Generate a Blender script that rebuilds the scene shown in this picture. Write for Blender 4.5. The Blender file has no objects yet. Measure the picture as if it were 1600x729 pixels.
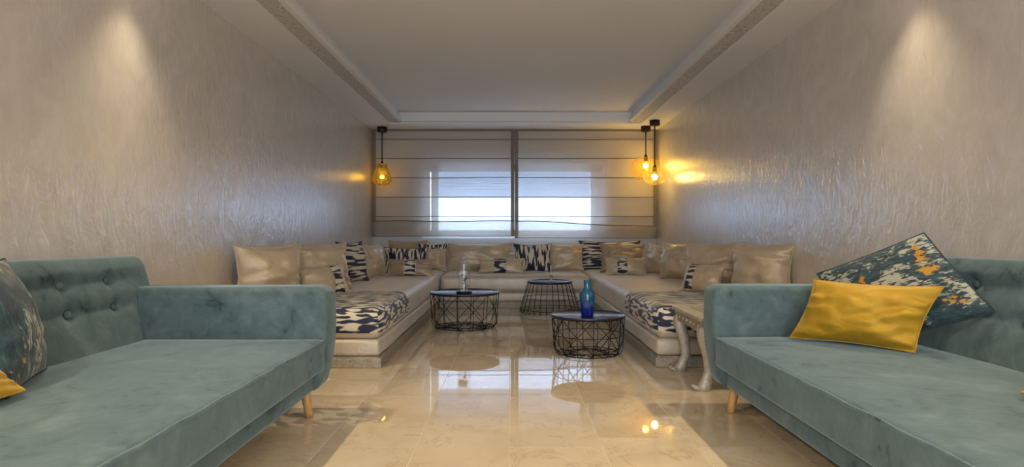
import bpy, bmesh, math, random
from mathutils import Vector, Matrix, noise as mnoise

# ------------------------------------------------------------------ camera, world, lights, exposure
scene = bpy.context.scene
COL = scene.collection
PI = math.pi
VPX, HOR, F = 798.0, 365.0, 950.0          # vanishing point and focal length in pixels of the 1600x729 frame

cam_d = bpy.data.cameras.new('camera')
cam = bpy.data.objects.new('camera', cam_d)
COL.objects.link(cam)
cam.location = (0, 0, 1.0)
cam.rotation_euler = (PI / 2, 0, 0)
cam_d.sensor_width = 36.0
cam_d.lens = 36.0 * F / 1600.0
cam_d.shift_x = (800 - VPX) / 1600.0
cam_d.shift_y = (HOR - 364.5) / 1600.0
cam_d.clip_start = 0.02
scene.camera = cam

scene.view_settings.view_transform = 'Standard'
scene.view_settings.look = 'None'
scene.view_settings.gamma = 1.0
scene.view_settings.exposure = 0.70
scene.view_settings.use_curve_mapping = False

world = bpy.data.worlds.new('daylight')
scene.world = world
world.use_nodes = True
WB = world.node_tree.nodes['Background']
WB.inputs[0].default_value = (0.70, 0.82, 1.0, 1)
WB.inputs[1].default_value = 6.6

WX0, WX1, WZ0, WZ1 = -1.45, 1.53, 0.93, 2.15       # window opening
pl = bpy.data.lights.new('window_portal', 'AREA')
pl.shape = 'RECTANGLE'
pl.size, pl.size_y = WX1 - WX0, WZ1 - WZ0
pl.cycles.is_portal = True
po = bpy.data.objects.new('window_portal', pl)
COL.objects.link(po)
po.location = ((WX0 + WX1) / 2, 10.32, (WZ0 + WZ1) / 2)
po.rotation_euler = (-PI / 2, 0, 0)

# unseen glass doors added behind the viewer to bring in soft front light
DX0, DX1, DZ1 = -1.75, 1.88, 2.40
pl2 = bpy.data.lights.new('fill_door_portal', 'AREA')
pl2.shape = 'RECTANGLE'
pl2.size, pl2.size_y = DX1 - DX0, DZ1
pl2.cycles.is_portal = True
po2 = bpy.data.objects.new('fill_door_portal', pl2)
COL.objects.link(po2)
po2.location = ((DX0 + DX1) / 2, -4.76, DZ1 / 2)
po2.rotation_euler = (PI / 2, 0, 0)

SPOT_W, SPOT_COL = 66.0, (1.0, 0.80, 0.53)
FILL_W, FILL_COL = 30.0, (1.0, 0.88, 0.72)  # power and tint of the added dome fill light
PEND_W, PEND_COL = 8.0, (1.0, 0.74, 0.27)

# room
XL, XR, YB, YF, ZC, ZT = -2.25, 2.38, 9.92, -4.6, 2.69, 2.84
SEAT = 0.44
rnd = random.Random(7)

# ------------------------------------------------------------------ helpers
def link(o, parent=None):
    COL.objects.link(o)
    if parent is not None:
        o.parent = parent
    return o

def tag(o, label=None, cat=None, group=None, kind=None):
    if label: o['label'] = label
    if cat: o['category'] = cat
    if group: o['group'] = group
    if kind: o['kind'] = kind
    return o

def thing(name, label, cat, loc=(0, 0, 0), rz=0.0, group=None):
    o = bpy.data.objects.new(name, None)
    o.empty_display_size = 0.1
    link(o)
    o.location = loc
    o.rotation_euler = (0, 0, rz)
    return tag(o, label, cat, group)

def obj(name, me, mat, parent=None, loc=None, smooth=True):
    if isinstance(me, bmesh.types.BMesh):
        bm = me
        me = bpy.data.meshes.new(name)
        bm.to_mesh(me)
        bm.free()
    if mat is not None:
        me.materials.clear()
        me.materials.append(mat)
    if smooth:
        for p in me.polygons: p.use_smooth = True
    o = bpy.data.objects.new(name, me)
    link(o, parent)
    if loc is not None: o.location = loc
    return o

def mesh(name, v, f, uv=None):
    me = bpy.data.meshes.new(name)
    me.from_pydata([tuple(p) for p in v], [], f)
    if uv is not None:
        ul = me.uv_layers.new(name='UVMap')
        for lp in me.loops:
            ul.data[lp.index].uv = uv[lp.vertex_index]
    me.update()
    return me

def box(bm, x0, x1, y0, y1, z0, z1):
    m = Matrix.Translation(((x0 + x1) / 2, (y0 + y1) / 2, (z0 + z1) / 2)) @ Matrix.Diagonal((abs(x1 - x0), abs(y1 - y0), abs(z1 - z0), 1))
    return bmesh.ops.create_cube(bm, size=1, matrix=m)['verts']

def boxm(*b):
    bm = bmesh.new()
    box(bm, *b)
    return bm

def rbox(x0, x1, y0, y1, z0, z1, r=0.02, seg=3):
    bm = boxm(x0, x1, y0, y1, z0, z1)
    bmesh.ops.bevel(bm, geom=bm.edges[:], offset=r, segments=seg, profile=0.5, affect='EDGES', clamp_overlap=True)
    return bm

def soften(bm, cuts_len, amp, scale, seed):
    """split long edges and push the surface about with soft noise"""
    for _ in range(6):
        e = [e for e in bm.edges if e.calc_length() > cuts_len]
        if not e: break
        bmesh.ops.subdivide_edges(bm, edges=e, cuts=1, use_grid_fill=True)
    bm.normal_update()
    for v in bm.verts:
        n = mnoise.noise(v.co * scale + Vector((seed, seed * 2.3, 0)))
        v.co += v.normal * n * amp
    return bm

def tube(bm, pts, r, n=6, closed=False):
    pts = [Vector(p) for p in pts]
    rings = []
    m = len(pts)
    up = None
    for i, p in enumerate(pts):
        if closed: t = (pts[(i + 1) % m] - pts[i - 1])
        else: t = pts[min(i + 1, m - 1)] - pts[max(i - 1, 0)]
        t.normalize()
        if up is None:
            up = Vector((0, 0, 1)) if abs(t.z) < 0.9 else Vector((1, 0, 0))
        a = t.cross(up)
        if a.length < 1e-4: a = t.orthogonal()
        a.normalize()
        b = a.cross(t).normalized()
        up = b
        rr = r[i] if isinstance(r, (list, tuple)) else r
        rings.append([bm.verts.new(p + (a * math.cos(2 * PI * k / n) + b * math.sin(2 * PI * k / n)) * rr) for k in range(n)])
    cnt = m if closed else m - 1
    for i in range(cnt):
        A, B = rings[i], rings[(i + 1) % m]
        for k in range(n):
            bm.faces.new((A[k], A[(k + 1) % n], B[(k + 1) % n], B[k]))
    if not closed:
        bm.faces.new(rings[0][::-1])
        bm.faces.new(rings[-1])
    bmesh.ops.recalc_face_normals(bm, faces=bm.faces[:])
    return bm

def tubem(pts, r, n=6, closed=False):
    return tube(bmesh.new(), pts, r, n, closed)

def ringpts(R, z, n=40, cx=0, cy=0):
    return [(cx + R * math.cos(2 * PI * k / n), cy + R * math.sin(2 * PI * k / n), z) for k in range(n)]

def lathe(prof, n=32, cap0=True, cap1=True, wob=None):
    bm = bmesh.new()
    rings = []
    for j, (r, z) in enumerate(prof):
        ring = []
        for k in range(n):
            a = 2 * PI * k / n
            rr = r * (1 + (wob(a, z) if wob else 0))
            ring.append(bm.verts.new((rr * math.cos(a), rr * math.sin(a), z)))
        rings.append(ring)
    for A, B in zip(rings, rings[1:]):
        for k in range(n):
            bm.faces.new((A[k], A[(k + 1) % n], B[(k + 1) % n], B[k]))
    if cap0: bm.faces.new(rings[0][::-1])
    if cap1: bm.faces.new(rings[-1])
    return bm

def px(x, Y):
    return (x - VPX) * Y / F

# ------------------------------------------------------------------ materials
def newmat(name):
    m = bpy.data.materials.new(name)
    m.use_nodes = True
    nt = m.node_tree
    b = nt.nodes['Principled BSDF']
    return m, nt, b

def nd(nt, t, **kw):
    n = nt.nodes.new(t)
    for k, v in kw.items():
        if k in n.bl_rna.properties and not k[0].isupper():
            setattr(n, k, v)
        else:
            n.inputs[k.replace('_', ' ')].default_value = v
    return n

def ln(nt, a, b):
    nt.links.new(a, b)

def setp(b, **kw):
    names = {'base': 'Base Color', 'rough': 'Roughness', 'metal': 'Metallic', 'ior': 'IOR', 'spec': 'Specular IOR Level',
             'sheen': 'Sheen Weight', 'sheenr': 'Sheen Roughness', 'sheent': 'Sheen Tint', 'coat': 'Coat Weight',
             'coatr': 'Coat Roughness', 'trans': 'Transmission Weight', 'emit': 'Emission Color', 'emits': 'Emission Strength'}
    for k, v in kw.items():
        if isinstance(v, tuple) and len(v) == 3: v = v + (1,)
        b.inputs[names[k]].default_value = v

def coords(nt, kind='Object', scale=(1, 1, 1), rot=(0, 0, 0), rand=False):
    tc = nd(nt, 'ShaderNodeTexCoord')
    mp = nd(nt, 'ShaderNodeMapping')
    mp.inputs['Scale'].default_value = scale
    mp.inputs['Rotation'].default_value = rot
    src = tc.outputs[kind]
    if rand:
        oi = nd(nt, 'ShaderNodeObjectInfo')
        mul = nd(nt, 'ShaderNodeVectorMath', operation='SCALE')
        cmb = nd(nt, 'ShaderNodeCombineXYZ')
        for i in range(3): ln(nt, oi.outputs['Random'], cmb.inputs[i])
        ln(nt, cmb.outputs[0], mul.inputs[0])
        mul.inputs['Scale'].default_value = 37.0
        add = nd(nt, 'ShaderNodeVectorMath', operation='ADD')
        ln(nt, src, add.inputs[0]); ln(nt, mul.outputs[0], add.inputs[1])
        src = add.outputs[0]
    ln(nt, src, mp.inputs['Vector'])
    return mp.outputs['Vector']

def noise_tex(nt, vec, scale, detail=4, rough=0.55, dist=0.0):
    n = nd(nt, 'ShaderNodeTexNoise')
    n.inputs['Scale'].default_value = scale
    n.inputs['Detail'].default_value = detail
    n.inputs['Roughness'].default_value = rough
    n.inputs['Distortion'].default_value = dist
    ln(nt, vec, n.inputs['Vector'])
    return n.outputs['Fac']

def ramp(nt, fac, stops, interp='LINEAR'):
    r = nd(nt, 'ShaderNodeValToRGB')
    r.color_ramp.interpolation = interp
    els = r.color_ramp.elements
    while len(els) < len(stops): els.new(0.5)
    for e, (p, c) in zip(els, stops):
        e.position = p
        e.color = c if len(c) == 4 else tuple(c) + (1,)
    ln(nt, fac, r.inputs['Fac'])
    return r.outputs['Color']

def mixc(nt, fac, a, b, blend='MIX'):
    m = nd(nt, 'ShaderNodeMix', data_type='RGBA', blend_type=blend)
    for s, v in ((m.inputs[0], fac), (m.inputs[6], a), (m.inputs[7], b)):
        if hasattr(v, 'links') or isinstance(v, bpy.types.NodeSocket): ln(nt, v, s)
        elif isinstance(v, tuple): s.default_value = v if len(v) == 4 else v + (1,)
        else: s.default_value = v
    return m.outputs[2]

def bump(nt, b, h, strength=0.2, dist=0.01):
    n = nd(nt, 'ShaderNodeBump')
    n.inputs['Strength'].default_value = strength
    n.inputs['Distance'].default_value = dist
    ln(nt, h, n.inputs['Height'])
    ln(nt, n.outputs['Normal'], b.inputs['Normal'])

def plain(name, base, rough=0.5, **kw):
    m, nt, b = newmat(name)
    setp(b, base=base, rough=rough, **kw)
    return m

def m_plaster():
    m, nt, b = newmat('pearl_plaster')
    v = coords(nt, 'Object', (1, 1.0, 0.75))
    big = noise_tex(nt, v, 4.2, 3, 0.5, 1.6)
    fine = noise_tex(nt, v, 13.0, 2, 0.5, 1.8)
    col = ramp(nt, big, [(0.3, (0.58, 0.53, 0.475)), (0.7, (0.67, 0.62, 0.565))])
    ln(nt, col, b.inputs['Base Color'])
    rg = ramp(nt, fine, [(0.35, (0.30,) * 3), (0.65, (0.46,) * 3)])
    ln(nt, rg, b.inputs['Roughness'])
    setp(b, metal=0.08, coat=1.0, coatr=0.27)
    b.inputs['Coat IOR'].default_value = 2.0
    cb = nd(nt, 'ShaderNodeBump')
    cb.inputs['Strength'].default_value = 0.48
    cb.inputs['Distance'].default_value = 0.02
    h = mixc(nt, 0.55, big, fine)
    bump(nt, b, h, 0.10, 0.02)
    fv = coords(nt, 'Object', (1, 1.0, 0.5))
    fl_ = noise_tex(nt, fv, 11.0, 2, 0.5, 2.0)
    ln(nt, fl_, cb.inputs['Height'])
    ln(nt, cb.outputs['Normal'], b.inputs['Coat Normal'])
    return m

def m_marble():
    m, nt, b = newmat('beige_marble')
    v = coords(nt, 'Object', (1, 1, 1), rand=True)
    cloud = noise_tex(nt, v, 2.3, 6, 0.6, 0.6)
    col = ramp(nt, cloud, [(0.25, (0.54, 0.435, 0.30)), (0.55, (0.64, 0.535, 0.385)), (0.8, (0.72, 0.62, 0.475))])
    w = noise_tex(nt, v, 3.1, 7, 0.62, 0.9)
    vein = ramp(nt, w, [(0.485, (0, 0, 0)), (0.5, (0.42,) * 3), (0.515, (0, 0, 0))])
    sp = noise_tex(nt, v, 9, 4, 0.6)
    spm = ramp(nt, sp, [(0.36, (0, 0, 0)), (0.56, (1.0,) * 3)])
    k = mixc(nt, 1.0, vein, spm, 'MULTIPLY')
    col2 = mixc(nt, k, col, (0.33, 0.20, 0.10))
    oi = nd(nt, 'ShaderNodeObjectInfo')
    tone = ramp(nt, oi.outputs['Random'], [(0, (0.90, 0.90, 0.90)), (1, (1.0, 1.0, 1.0))])
    col3 = mixc(nt, 1.0, col2, tone, 'MULTIPLY')
    ln(nt, col3, b.inputs['Base Color'])
    setp(b, rough=0.025, ior=1.55)
    return m

def m_velvet():
    m, nt, b = newmat('teal_velvet')
    v = coords(nt, 'Object', (1, 1, 1), rand=True)
    a = noise_tex(nt, v, 3.2, 6, 0.62, 1.2)
    a2 = noise_tex(nt, v, 11.0, 5, 0.6, 1.0)
    mm = mixc(nt, 0.4, a, a2)
    col = ramp(nt, mm, [(0.36, (0.028, 0.050, 0.056)), (0.43, (0.072, 0.116, 0.128)), (0.56, (0.098, 0.148, 0.160)), (0.70, (0.150, 0.205, 0.222))])
    ln(nt, col, b.inputs['Base Color'])
    setp(b, rough=0.75, sheen=0.42, sheenr=0.36, sheent=(0.64, 0.82, 0.92), spec=0.25)
    f = noise_tex(nt, v, 60, 3, 0.6)
    bump(nt, b, f, 0.10, 0.004)
    return m

def m_satin(name, c0, c1, rough=0.36):
    m, nt, b = newmat(name)
    v = coords(nt, 'Object', (1, 1, 1), rand=True)
    a = noise_tex(nt, v, 4.0, 4, 0.6, 0.8)
    ln(nt, ramp(nt, a, [(0.3, c0), (0.7, c1)]), b.inputs['Base Color'])
    setp(b, rough=rough, metal=0.18, sheen=0.4, sheenr=0.32, sheent=(1.0, 0.94, 0.86))
    h = noise_tex(nt, v, 11.0, 5, 0.65, 1.4)
    bump(nt, b, h, 0.30, 0.02)
    return m

def m_ikat(name, scale, seed, cream=(0.66, 0.58, 0.42), navy=(0.013, 0.018, 0.058), thr=0.515, bumpy=0.15):
    m, nt, b = newmat(name)
    tc = nd(nt, 'ShaderNodeTexCoord')
    wob = nd(nt, 'ShaderNodeTexNoise')
    wob.inputs['Scale'].default_value = 9.0; wob.inputs['Detail'].default_value = 3
    ln(nt, tc.outputs['UV'], wob.inputs['Vector'])
    ws = nd(nt, 'ShaderNodeVectorMath', operation='SCALE'); ws.inputs['Scale'].default_value = 0.022
    ln(nt, wob.outputs['Color'], ws.inputs[0])
    add = nd(nt, 'ShaderNodeVectorMath', operation='ADD')
    ln(nt, tc.outputs['UV'], add.inputs[0]); ln(nt, ws.outputs[0], add.inputs[1])
    mp = nd(nt, 'ShaderNodeMapping')
    mp.inputs['Scale'].default_value = (scale[0], scale[1], 1)
    mp.inputs['Location'].default_value = (seed, seed * 0.37, seed * 1.7)
    ln(nt, add.outputs[0], mp.inputs['Vector'])
    n = noise_tex(nt, mp.outputs[0], 1.0, 0.6, 0.4, 0.1)
    fib_mp = nd(nt, 'ShaderNodeMapping')
    fib_mp.inputs['Scale'].default_value = (scale[0] * 3, scale[1] * 10, 1)
    ln(nt, tc.outputs['UV'], fib_mp.inputs['Vector'])
    fib = noise_tex(nt, fib_mp.outputs[0], 1.0, 2, 0.5)
    mx = nd(nt, 'ShaderNodeMath', operation='MULTIPLY_ADD')
    ln(nt, fib, mx.inputs[0]); mx.inputs[1].default_value = 0.16; ln(nt, n, mx.inputs[2])
    t = thr + 0.08
    tan = tuple(x * 0.55 for x in cream)
    col = ramp(nt, mx.outputs[0], [(t - 0.035, cream), (t - 0.005, tan), (t + 0.02, navy), (0.9, navy)])
    ln(nt, col, b.inputs['Base Color'])
    setp(b, rough=0.62, sheen=0.15)
    bump(nt, b, fib, bumpy, 0.004)
    return m

def m_paint():
    """woven cushion: dark teal ground with cream, ochre and plum dabs"""
    m, nt, b = newmat('painterly_weave')
    tc = nd(nt, 'ShaderNodeTexCoord')
    def n(sx, sy, det, dist, loc):
        mp = nd(nt, 'ShaderNodeMapping')
        mp.inputs['Scale'].default_value = (sx, sy, 1)
        mp.inputs['Location'].default_value = (loc, loc * 0.7, loc * 1.3)
        ln(nt, tc.outputs['UV'], mp.inputs['Vector'])
        return noise_tex(nt, mp.outputs[0], 1.0, det, 0.65, dist)
    base = ramp(nt, n(48, 13, 5, 0.6, 3.0), [(0.30, (0.008, 0.014, 0.020)), (0.5, (0.016, 0.046, 0.060)), (0.66, (0.042, 0.115, 0.135)), (0.8, (0.16, 0.25, 0.25))])
    plum = ramp(nt, n(14, 7, 6, 0.8, 9.0), [(0.57, (0, 0, 0)), (0.65, (1, 1, 1))])
    c1 = mixc(nt, plum, base, (0.030, 0.024, 0.034))
    patch = n(6.5, 4.5, 3, 0.4, 21.0)
    streak = n(62, 20, 5, 0.8, 5.0)
    k = nd(nt, 'ShaderNodeMath', operation='MULTIPLY_ADD')
    ln(nt, streak, k.inputs[0]); k.inputs[1].default_value = 0.8; ln(nt, patch, k.inputs[2])
    cm = ramp(nt, k.outputs[0], [(0.95, (0, 0, 0)), (1.02, (1, 1, 1))])
    c2 = mixc(nt, cm, c1, (0.40, 0.40, 0.31))
    k2 = nd(nt, 'ShaderNodeMath', operation='MULTIPLY_ADD')
    ln(nt, n(50, 30, 4, 0.8, 15.0), k2.inputs[0]); k2.inputs[1].default_value = 0.55; ln(nt, n(8.0, 6.5, 2, 0.4, 43.5), k2.inputs[2])
    om = ramp(nt, k2.outputs[0], [(0.94, (0, 0, 0)), (0.975, (1, 1, 1))])
    c3 = mixc(nt, om, c2, (0.50, 0.25, 0.02))
    ln(nt, c3, b.inputs['Base Color'])
    setp(b, rough=0.7, sheen=0.2)
    bump(nt, b, streak, 0.3, 0.006)
    return m

def m_thin_glass(name, tint, gloss=(1, 1, 1), rough=0.02, ior=1.45, density=0.0, body=(1, 1, 1), bumps=0.0, bscale=20):
    """clear or tinted thin glass that lets light straight through"""
    m = bpy.data.materials.new(name)
    m.use_nodes = True
    nt = m.node_tree
    nt.nodes.clear()
    out = nd(nt, 'ShaderNodeOutputMaterial')
    tr = nd(nt, 'ShaderNodeBsdfTransparent'); tr.inputs[0].default_value = tint + (1,)
    gl = nd(nt, 'ShaderNodeBsdfGlossy'); gl.inputs[0].default_value = gloss + (1,); gl.inputs['Roughness'].default_value = rough
    fr = nd(nt, 'ShaderNodeLayerWeight')
    pw = nd(nt, 'ShaderNodeMath', operation='POWER'); pw.inputs[1].default_value = 4.0
    sc = nd(nt, 'ShaderNodeMath', operation='MULTIPLY_ADD'); sc.inputs[1].default_value = min(0.75, (ior - 1) * 1.1); sc.inputs[2].default_value = ((ior - 1) / (ior + 1)) ** 2
    ln(nt, fr.outputs['Facing'], pw.inputs[0]); ln(nt, pw.outputs[0], sc.inputs[0])
    mx = nd(nt, 'ShaderNodeMixShader')
    if bumps:
        v = coords(nt, 'Object')
        h = noise_tex(nt, v, bscale, 2, 0.5, 0.6)
        bp = nd(nt, 'ShaderNodeBump'); bp.inputs['Strength'].default_value = bumps; bp.inputs['Distance'].default_value = 0.03
        ln(nt, h, bp.inputs['Height'])
        ln(nt, bp.outputs[0], gl.inputs['Normal']); ln(nt, bp.outputs[0], fr.inputs['Normal'])
    ln(nt, sc.outputs[0], mx.inputs[0]); ln(nt, tr.outputs[0], mx.inputs[1]); ln(nt, gl.outputs[0], mx.inputs[2])
    last = mx.outputs[0]
    if density:
        df = nd(nt, 'ShaderNodeBsdfDiffuse'); df.inputs[0].default_value = body + (1,)
        tl = nd(nt, 'ShaderNodeBsdfTranslucent'); tl.inputs[0].default_value = body + (1,)
        ad = nd(nt, 'ShaderNodeMixShader'); ad.inputs[0].default_value = 0.5
        ln(nt, df.outputs[0], ad.inputs[1]); ln(nt, tl.outputs[0], ad.inputs[2])
        m2 = nd(nt, 'ShaderNodeMixShader'); m2.inputs[0].default_value = density
        ln(nt, last, m2.inputs[1]); ln(nt, ad.outputs[0], m2.inputs[2])
        last = m2.outputs[0]
    ln(nt, last, out.inputs[0])
    return m

def m_sheer(name, c, transp, translu):
    m = bpy.data.materials.new(name)
    m.use_nodes = True
    nt = m.node_tree
    nt.nodes.clear()
    out = nd(nt, 'ShaderNodeOutputMaterial')
    v = coords(nt, 'Object', (1, 1, 6))
    w = noise_tex(nt, v, 14, 4, 0.6)
    col = ramp(nt, w, [(0.3, tuple(x * 0.93 for x in c)), (0.7, c)])
    df = nd(nt, 'ShaderNodeBsdfDiffuse'); ln(nt, col, df.inputs[0])
    tl = nd(nt, 'ShaderNodeBsdfTranslucent'); ln(nt, col, tl.inputs[0])
    a = nd(nt, 'ShaderNodeMixShader'); a.inputs[0].default_value = translu
    ln(nt, df.outputs[0], a.inputs[1]); ln(nt, tl.outputs[0], a.inputs[2])
    tr = nd(nt, 'ShaderNodeBsdfTransparent'); tr.inputs[0].default_value = (0.97, 0.95, 0.93, 1)
    m2 = nd(nt, 'ShaderNodeMixShader'); m2.inputs[0].default_value = transp
    ln(nt, a.outputs[0], m2.inputs[1]); ln(nt, tr.outputs[0], m2.inputs[2])
    ln(nt, m2.outputs[0], out.inputs[0])
    return m

def m_emit(name, c, s):
    m, nt, b = newmat(name)
    setp(b, base=(0.9, 0.9, 0.9), emit=c, emits=s)
    return m

def m_embossed(name, base, metal, rough, scale, strength):
    m, nt, b = newmat(name)
    v = coords(nt, 'Object')
    vo = nd(nt, 'ShaderNodeTexVoronoi', feature='DISTANCE_TO_EDGE')
    vo.inputs['Scale'].default_value = scale
    ln(nt, v, vo.inputs['Vector'])
    f = noise_tex(nt, v, scale * 0.8, 3, 0.6, 1.5)
    h = mixc(nt, 0.5, vo.outputs['Distance'], f)
    col = ramp(nt, f, [(0.3, tuple(x * 0.62 for x in base)), (0.65, base)])
    ln(nt, col, b.inputs['Base Color'])
    setp(b, metal=metal, rough=rough)
    bump(nt, b, h, strength, 0.01)
    return m

def m_wood():
    m, nt, b = newmat('oak')
    v = coords(nt, 'Object', (18, 18, 1.6))
    w = noise_tex(nt, v, 3.0, 4, 0.6, 0.5)
    ln(nt, ramp(nt, w, [(0.3, (0.44, 0.235, 0.075)), (0.7, (0.60, 0.36, 0.135))]), b.inputs['Base Color'])
    setp(b, rough=0.42)
    return m

def m_speckle():
    m, nt, b = newmat('speckled_frieze')
    v = coords(nt, 'Object')
    a = noise_tex(nt, v, 75, 3, 0.6, 0.5)
    ln(nt, ramp(nt, a, [(0.42, (0.44, 0.41, 0.37)), (0.56, (0.74, 0.70, 0.64))]), b.inputs['Base Color'])
    setp(b, rough=0.8)
    bump(nt, b, a, 0.7, 0.01)
    return m

MAT = {}
MAT['plaster'] = m_plaster()
MAT['ceiling'] = plain('ceiling_paint', (0.82, 0.80, 0.77), 0.85)
MAT['frieze'] = m_speckle()
MAT['backwall'] = plain('pale_wall_paint', (0.64, 0.64, 0.63), 0.7)
MAT['marble'] = m_marble()
MAT['grout'] = plain('grout', (0.72, 0.62, 0.47), 0.6)
MAT['velvet'] = m_velvet()
MAT['satin'] = m_satin('champagne_satin', (0.54, 0.42, 0.275), (0.66, 0.535, 0.37), 0.38)
MAT['satin_dark'] = m_satin('taupe_satin', (0.36, 0.265, 0.165), (0.46, 0.35, 0.23))
MAT['bench_satin'] = m_satin('bench_satin', (0.54, 0.455, 0.35), (0.66, 0.575, 0.465), 0.40)
MAT['ikat_h'] = m_ikat('ikat_across', (5.0, 32), 3.1, cream=(0.70, 0.63, 0.48), thr=0.495)
MAT['ikat_v'] = m_ikat('ikat_upright', (28, 5.5), 7.7, cream=(0.70, 0.63, 0.48), thr=0.495)
MAT['ikat_cloth'] = m_ikat('ikat_throw', (7.5, 42), 12.4, cream=(0.74, 0.68, 0.54), thr=0.49)
MAT['ikat_band'] = m_ikat('ikat_band', (6.0, 30), 5.9, cream=(0.72, 0.66, 0.52), thr=0.50)
MAT['paint'] = m_paint()
MAT['mustard'] = m_satin('mustard_velvet', (0.43, 0.25, 0.010), (0.53, 0.325, 0.018), 0.6)
MAT['bead'] = plain('pearl_beads', (0.75, 0.68, 0.56), 0.25)
MAT['blackmetal'] = plain('black_wire', (0.012, 0.010, 0.010), 0.38, metal=0.6)
MAT['tray'] = plain('dark_tray', (0.016, 0.020, 0.045), 0.30, coat=0.3, coatr=0.15)
MAT['silver'] = m_embossed('embossed_silver', (0.44, 0.385, 0.29), 0.35, 0.5, 42, 0.7)
MAT['silverleg'] = m_embossed('hammered_silver', (0.56, 0.52, 0.44), 0.30, 0.50, 26, 0.2)
MAT['stud'] = plain('stud_metal', (0.72, 0.70, 0.64), 0.25, metal=0.9)
MAT['oak'] = m_wood()
MAT['fabric'] = m_sheer('sheer_taupe', (0.72, 0.64, 0.555), 0.19, 0.22)
MAT['fold'] = m_sheer('sheer_fold', (0.74, 0.665, 0.585), 0.45, 0.55)
MAT['hem'] = m_sheer('hem_taupe', (0.38, 0.315, 0.25), 0.12, 0.35)
MAT['batten'] = plain('batten_taupe', (0.20, 0.15, 0.105), 0.7)
MAT['frame'] = plain('window_frame_white', (0.70, 0.70, 0.70), 0.4)
MAT['shutter'] = m_sheer('shutter_grey', (0.78, 0.80, 0.82), 0.0, 0.5)
MAT['pane'] = m_thin_glass('fill_door_glass', (0.95, 0.97, 0.98))
MAT['pane_daylight'] = m_thin_glass('daylight_tinted_glass', (0.78, 0.88, 1.0))  # blue cast of the window daylight put into the glass colour
MAT['clear'] = m_thin_glass('clear_glass', (0.975, 0.98, 0.98), ior=1.6, rough=0.03)
MAT['dome'] = m_thin_glass('dome_glass', (0.96, 0.97, 0.97), ior=1.6, rough=0.03, density=0.10, body=(0.9, 0.92, 0.95))
MAT['amber'] = m_thin_glass('amber_glass', (1.0, 0.90, 0.56), gloss=(1.0, 0.90, 0.55), ior=1.9, bumps=1.0, bscale=9, density=0.07, body=(1.0, 0.80, 0.35))
MAT['smoke'] = m_thin_glass('smoked_gold_glass', (0.50, 0.38, 0.10), gloss=(1.0, 0.82, 0.38), ior=2.4, bumps=1.0, bscale=16, density=0.22, body=(0.34, 0.25, 0.05))
MAT['filament'] = m_emit('bulb_glow', (1.0, 0.76, 0.32), 36.0)
MAT['filament_dim'] = m_emit('dim_bulb_glow', (1.0, 0.66, 0.18), 14.0)
MAT['downglow'] = m_emit('downlight_glow', (1.0, 0.86, 0.66), 12.0)
MAT['fillglow'] = m_emit('fill_dome_glow', (1.0, 0.90, 0.76), 3.0)
MAT['bronze'] = plain('dark_bronze', (0.022, 0.015, 0.010), 0.45, metal=0.4)
MAT['white'] = plain('white_enamel', (0.75, 0.74, 0.72), 0.4)
MAT['navy_cord'] = plain('navy_cord', (0.05, 0.05, 0.07), 0.7)
MAT['teal_cord'] = plain('teal_cord', (0.02, 0.045, 0.055), 0.7)
MAT['cork'] = plain('cork', (0.40, 0.25, 0.13), 0.8)
MAT['petal'] = plain('white_petal', (0.80, 0.80, 0.80), 0.6)
MAT['stem'] = plain('dark_stem', (0.03, 0.035, 0.025), 0.6)

def m_vase():
    m, nt, b = newmat('cobalt_teal_glass')
    v = coords(nt, 'Object')
    sep = nd(nt, 'ShaderNodeSeparateXYZ'); ln(nt, v, sep.inputs[0])
    w = noise_tex(nt, v, 9, 3, 0.6, 0.8)
    ad = nd(nt, 'ShaderNodeMath', operation='MULTIPLY_ADD')
    ln(nt, w, ad.inputs[0]); ad.inputs[1].default_value = 0.06; ln(nt, sep.outputs['Z'], ad.inputs[2])
    col = ramp(nt, ad.outputs[0], [(0.03, (0.004, 0.012, 0.30)), (0.11, (0.004, 0.035, 0.34)), (0.18, (0.006, 0.13, 0.30)), (0.33, (0.012, 0.20, 0.36))])
    fleck = noise_tex(nt, coords(nt, 'Object', (26, 26, 9), (0.0, 0.5, 0.3)), 1.0, 3, 0.6, 0.8)
    fm = ramp(nt, fleck, [(0.60, (0, 0, 0)), (0.68, (0.7,) * 3)])
    ln(nt, mixc(nt, fm, col, (0.10, 0.30, 0.22)), b.inputs['Base Color'])
    setp(b, rough=0.06, coat=0.6, trans=0.35, ior=1.5)
    return m
MAT['vase'] = m_vase()

# ------------------------------------------------------------------ the room shell
def structure(name, me, mat, smooth=False):
    return tag(obj(name, me, mat, smooth=smooth), kind='structure')

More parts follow.
